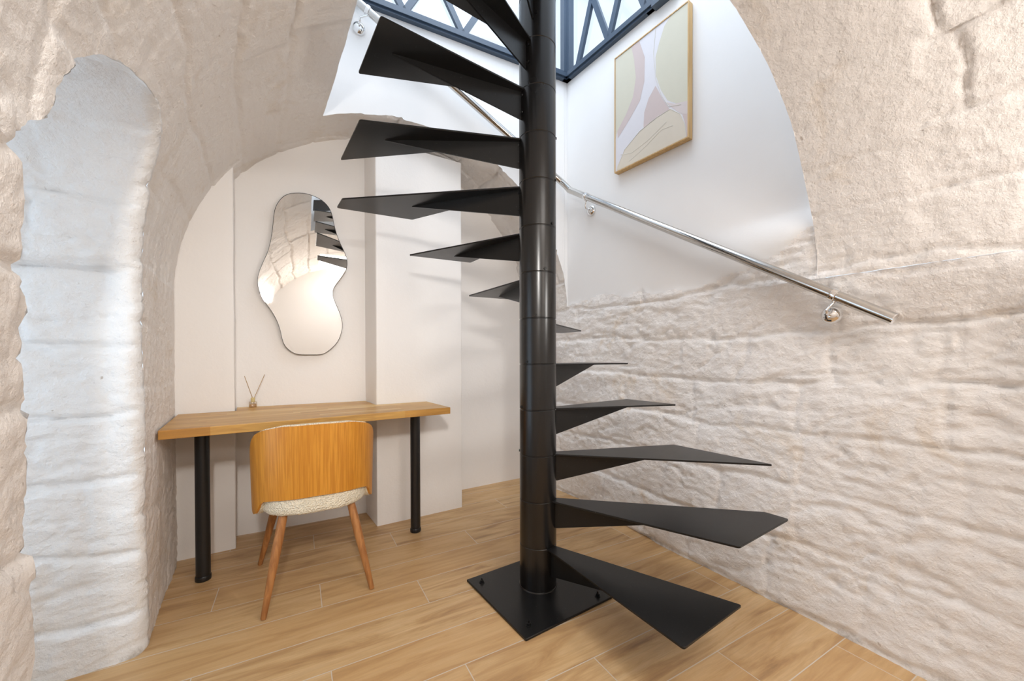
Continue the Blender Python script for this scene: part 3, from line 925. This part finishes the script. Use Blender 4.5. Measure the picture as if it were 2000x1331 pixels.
for (tx, ty), (fx, fy) in (((.128, 1.905), (.050, 1.842)), ((.392, 1.885), (.466, 1.808)), ((.135, 2.24), (.052, 2.345)), ((.43, 2.18), (.532, 2.25))):
    a = loc_c(tx, ty); b = loc_c(fx, fy)
    d = Vector((b[0]-a[0], b[1]-a[1], -.385))
    top = Vector((a[0], a[1], .392)); bot = Vector((b[0], b[1], .0))
    bm = bmesh.new(); ps = [top.lerp(bot, t) for t in (0, .1, .35, .7, .985, 1)]
    add_tube(bm, ps, [.0165, .0175, .0185, .0145, .0110, .0098], 20)
    bmesh.ops.translate(bm, verts=bm.verts, vec=(0, 0, .0016))
    bm_obj('leg', bm, M['chair_leg'], chair)

# ------------------------------------------------------------------ wavy wall mirror
NA = np.array([-.051, 2.805]); NB = np.array([.667, 2.728]); nm = (NB-NA)/np.linalg.norm(NB-NA); ni = np.array([nm[1], -nm[0]])
MIR = [(0.317, 2.075), (0.366, 2.084), (0.423, 2.077), (0.467, 2.058), (0.5, 2.027), (0.519, 1.985), (0.529, 1.934), (0.543, 1.87), (0.569, 1.799), (0.596, 1.744), (0.609, 1.696), (0.607, 1.654), (0.591, 1.611), (0.561, 1.563), (0.53, 1.515), (0.521, 1.477), (0.526, 1.44), (0.545, 1.392), (0.567, 1.335), (0.578, 1.278), (0.575, 1.236), (0.558, 1.177), (0.528, 1.132), (0.491, 1.098), (0.461, 1.079), (0.403, 1.076), (0.332, 1.077), (0.298, 1.087), (0.263, 1.117), (0.243, 1.156), (0.232, 1.218), (0.217, 1.272), (0.197, 1.318), (0.171, 1.363), (0.142, 1.408), (0.123, 1.46), (0.117, 1.501), (0.12, 1.544), (0.133, 1.591), (0.153, 1.647), (0.173, 1.703), (0.187, 1.774), (0.195, 1.837), (0.2, 1.899), (0.208, 1.955), (0.225, 2.0), (0.252, 2.04), (0.283, 2.063)]
def catmull(pts, m=4):
    out = []; n = len(pts)
    for i in range(n):
        p0, p1, p2, p3 = (np.array(pts[(i+k-1) % n]) for k in range(4))
        for j in range(m):
            t = j/m; out.append(.5*((2*p1)+(-p0+p2)*t+(2*p0-5*p1+4*p2-p3)*t*t+(-p0+3*p1-3*p2+p3)*t**3))
    return out
mo = np.array(catmull(MIR)); mc = mo.mean(0)
MROT = math.radians(3.0)        # the glass hangs a little askew, its left side further off the wall
for _ in range(3): mo = (np.roll(mo, 1, 0)+2*mo+np.roll(mo, -1, 0))/4
mirror = empty('wall_mirror', (NA[0]+nm[0]*.36, NA[1]+nm[1]*.36, 1.58), 'wavy organic-shaped mirror with thin black rim on the niche wall above the desk', 'mirror')
tg = np.roll(mo, -1, 0)-np.roll(mo, 1, 0); tg /= np.linalg.norm(tg, axis=1, keepdims=True); mnrm = np.stack([-tg[:, 1], tg[:, 0]], -1)
if ((mo-mc)*mnrm).sum() < 0: mnrm = -mnrm
def MP(a, z, q):
    q = q + (.62-a)*math.tan(MROT)
    return (NA[0]+nm[0]*a+ni[0]*q, NA[1]+nm[1]*a+ni[1]*q, z)
bm = bmesh.new()
fr = [bm.verts.new(MP(a, z, .0145)) for a, z in mo]; bk = [bm.verts.new(MP(a, z, .006)) for a, z in mo]
bm.faces.new(fr); bm.faces.new(bk[::-1]); n = len(fr)
for i in range(n): bm.faces.new((fr[i], bk[i], bk[(i+1) % n], fr[(i+1) % n]))
g = sub('mirror_glass', bm, M['mirror'], mirror, smooth=False)
bm = bmesh.new(); L_ = []
for off, q in ((0, .004), (0, .0155), (.0025, .0155), (.0025, .004)):
    L_.append([bm.verts.new(MP(a, z, q)) for a, z in mo+mnrm*off])
for a, b in zip(L_, L_[1:]+L_[:1]):
    for i in range(n): bm.faces.new((a[i], a[(i+1) % n], b[(i+1) % n], b[i]))
meta(sub('rim', bm, M['black'], mirror), label='thin black metal rim')

# ------------------------------------------------------------------ framed artwork
art = empty('framed_artwork', (2.0, 1.46, 2.26), 'abstract painting of soft pink and olive curves in a pale wood frame', 'painting')
def AP(a, z, q): return tuple(on_right(-a, z, q))     # a is negative towards the viewer
A0, A1, Z0, Z1 = -.487, -.996, 2.259, 3.005
bm = bmesh.new()
def abox(bm, a0, a1, z0, z1, q0, q1):
    v = [bm.verts.new(AP(a, z, q)) for q in (q0, q1) for a, z in ((a0, z0), (a1, z0), (a1, z1), (a0, z1))]
    for f in ((0,1,2,3),(4,7,6,5),(0,4,5,1),(1,5,6,2),(2,6,7,3),(3,7,4,0)): bm.faces.new([v[i] for i in f])
w = .006
abox(bm, A0, A0-w, Z0, Z1, .004, .044); abox(bm, A1+w, A1, Z0, Z1, .004, .044)
abox(bm, A0-w, A1+w, Z0, Z0+w, .004, .044); abox(bm, A0-w, A1+w, Z1-w, Z1, .004, .044)
sub('frame', bm, M['gold_frame'], art, smooth=False)
bm = bmesh.new(); abox(bm, A0-w, A1+w, Z0+w, Z1-w, .006, .040)
canvas = sub('canvas', bm, M['caulk'], art, smooth=False)
shapes = {
 'olive': ((.64, .61, .50), [[(-.494, 2.756), (-.494, 2.99), (-.551, 2.998), (-.617, 2.998), (-.646, 2.916), (-.651, 2.785), (-.63, 2.679), (-.578, 2.599), (-.507, 2.523), (-.495, 2.48)],
     [(-.789, 2.826), (-.812, 2.892), (-.846, 2.969), (-.885, 2.998), (-.989, 2.998), (-.989, 2.461), (-.932, 2.475), (-.868, 2.529), (-.824, 2.614), (-.792, 2.713)]]),
 'rose': ((.61, .51, .49), [[(-.617, 2.998), (-.675, 2.998), (-.715, 2.872), (-.712, 2.729), (-.681, 2.63), (-.604, 2.553), (-.512, 2.476), (-.507, 2.523), (-.578, 2.599), (-.63, 2.679), (-.651, 2.785), (-.637, 2.911)],
     [(-.789, 2.658), (-.835, 2.557), (-.879, 2.474), (-.778, 2.466), (-.706, 2.449), (-.712, 2.541), (-.742, 2.608)],
     [(-.958, 2.404), (-.989, 2.392), (-.989, 2.267), (-.984, 2.268), (-.977, 2.338)]]),
 'rose_light': ((.66, .58, .56), [[(-.852, 2.528), (-.911, 2.487), (-.989, 2.462), (-.989, 2.392), (-.953, 2.407), (-.901, 2.468)]]),
 'peach': ((.68, .61, .51), [[(-.505, 2.278), (-.51, 2.298), (-.565, 2.375), (-.681, 2.44), (-.801, 2.464), (-.89, 2.469), (-.948, 2.409), (-.974, 2.339), (-.984, 2.268), (-.505, 2.268)]]),
}
q = .0402
for nme, (c, polys) in shapes.items():
    bm = bmesh.new()
    for pl in polys:
        q += .00012
        if nme == 'peach':
            po = pl
        else:
            po = [tuple(p) for p in pl]
        vs = [bm.verts.new(AP(min(max(a, A1+w+.0005), A0-w-.0005), min(max(z, Z0+w+.0005), Z1-w-.0005), q)) for a, z in po]
        bm.faces.new(vs)
    keep(bm_obj('painted_shape', bm, mat_plain('paint_'+nme, c, .8), canvas, smooth=False))
# thin pale contour strokes
bm = bmesh.new()
for st in ([(-.505, 2.275), (-.565, 2.378), (-.681, 2.443), (-.801, 2.467), (-.885, 2.470), (-.946, 2.412), (-.972, 2.343), (-.982, 2.272)], [(-.79, 2.99), (-.775, 2.86), (-.79, 2.70), (-.83, 2.58), (-.875, 2.49), (-.95, 2.462)],
           [(-.535, 2.36), (-.62, 2.335), (-.74, 2.36), (-.86, 2.41)], [(-.60, 2.29), (-.72, 2.33), (-.83, 2.38), (-.90, 2.37)]):
    add_tube(bm, [AP(a, z, .0410) for a, z in st], .0013, 6)
keep(bm_obj('painted_line', bm, mat_plain('paint_cream', (.70, .67, .60), .8), canvas))

# ------------------------------------------------------------------ reed diffuser
dx, dy = .032, 2.752
dif = empty('reed_diffuser', (dx, dy, .763), 'small glass reed diffuser bottle with thin sticks at the left of the desk', 'diffuser')
bm = bmesh.new(); add_box(bm, (dx-.020, dy-.020, .7632), (dx+.020, dy+.020, .795))
sub('bottle', bm, M['bottle_glass'], dif, bevel=.003)
bm = bmesh.new(); add_box(bm, (dx-.0165, dy-.0165, .7665), (dx+.0165, dy+.0165, .781))
sub('fragrance_oil', bm, mat_clear('amber_oil', (.93, .80, .62), .05), dif, smooth=False)
bm = bmesh.new(); add_lathe(bm, [(0, .795), (.0105, .795), (.0105, .818), (.009, .820), (0, .820)], 20, dx, dy); sub('cap', bm, M['cork'], dif)
for p0, p1 in (((dx+.008, dy, .785), (dx-.040, dy+.006, .948)), ((dx-.006, dy, .785), (dx+.060, dy+.004, .955))):
    bm = bmesh.new(); add_tube(bm, [p0, p1], .0016, 8); sub('reed', bm, M['reed'], dif)

# ------------------------------------------------------------------ wall lamp of the front part of the cellar (seen in the mirror)
lamp = empty('wall_lamp', (.93, -1.56, 1.82), 'white plaster wall lamp glowing beside the door, seen in the mirror', 'lamp')
bm = bmesh.new(); add_box(bm, (.86, -1.585, 1.74), (1.00, -1.50, 1.92)); sub('shade', bm, M['window_white'], lamp, bevel=.02, seg=4)
m = NT('lamp_glow'); m.done((.9, .9, .9), .5); m.b.inputs['Emission Color'].default_value = (1, .86, .68, 1); m.b.inputs['Emission Strength'].default_value = 14; M['glow'] = m.m
bm = bmesh.new(); add_box(bm, (.875, -1.575, 1.921), (.985, -1.512, 1.926)); sub('bulb', bm, M['glow'], lamp, smooth=False)
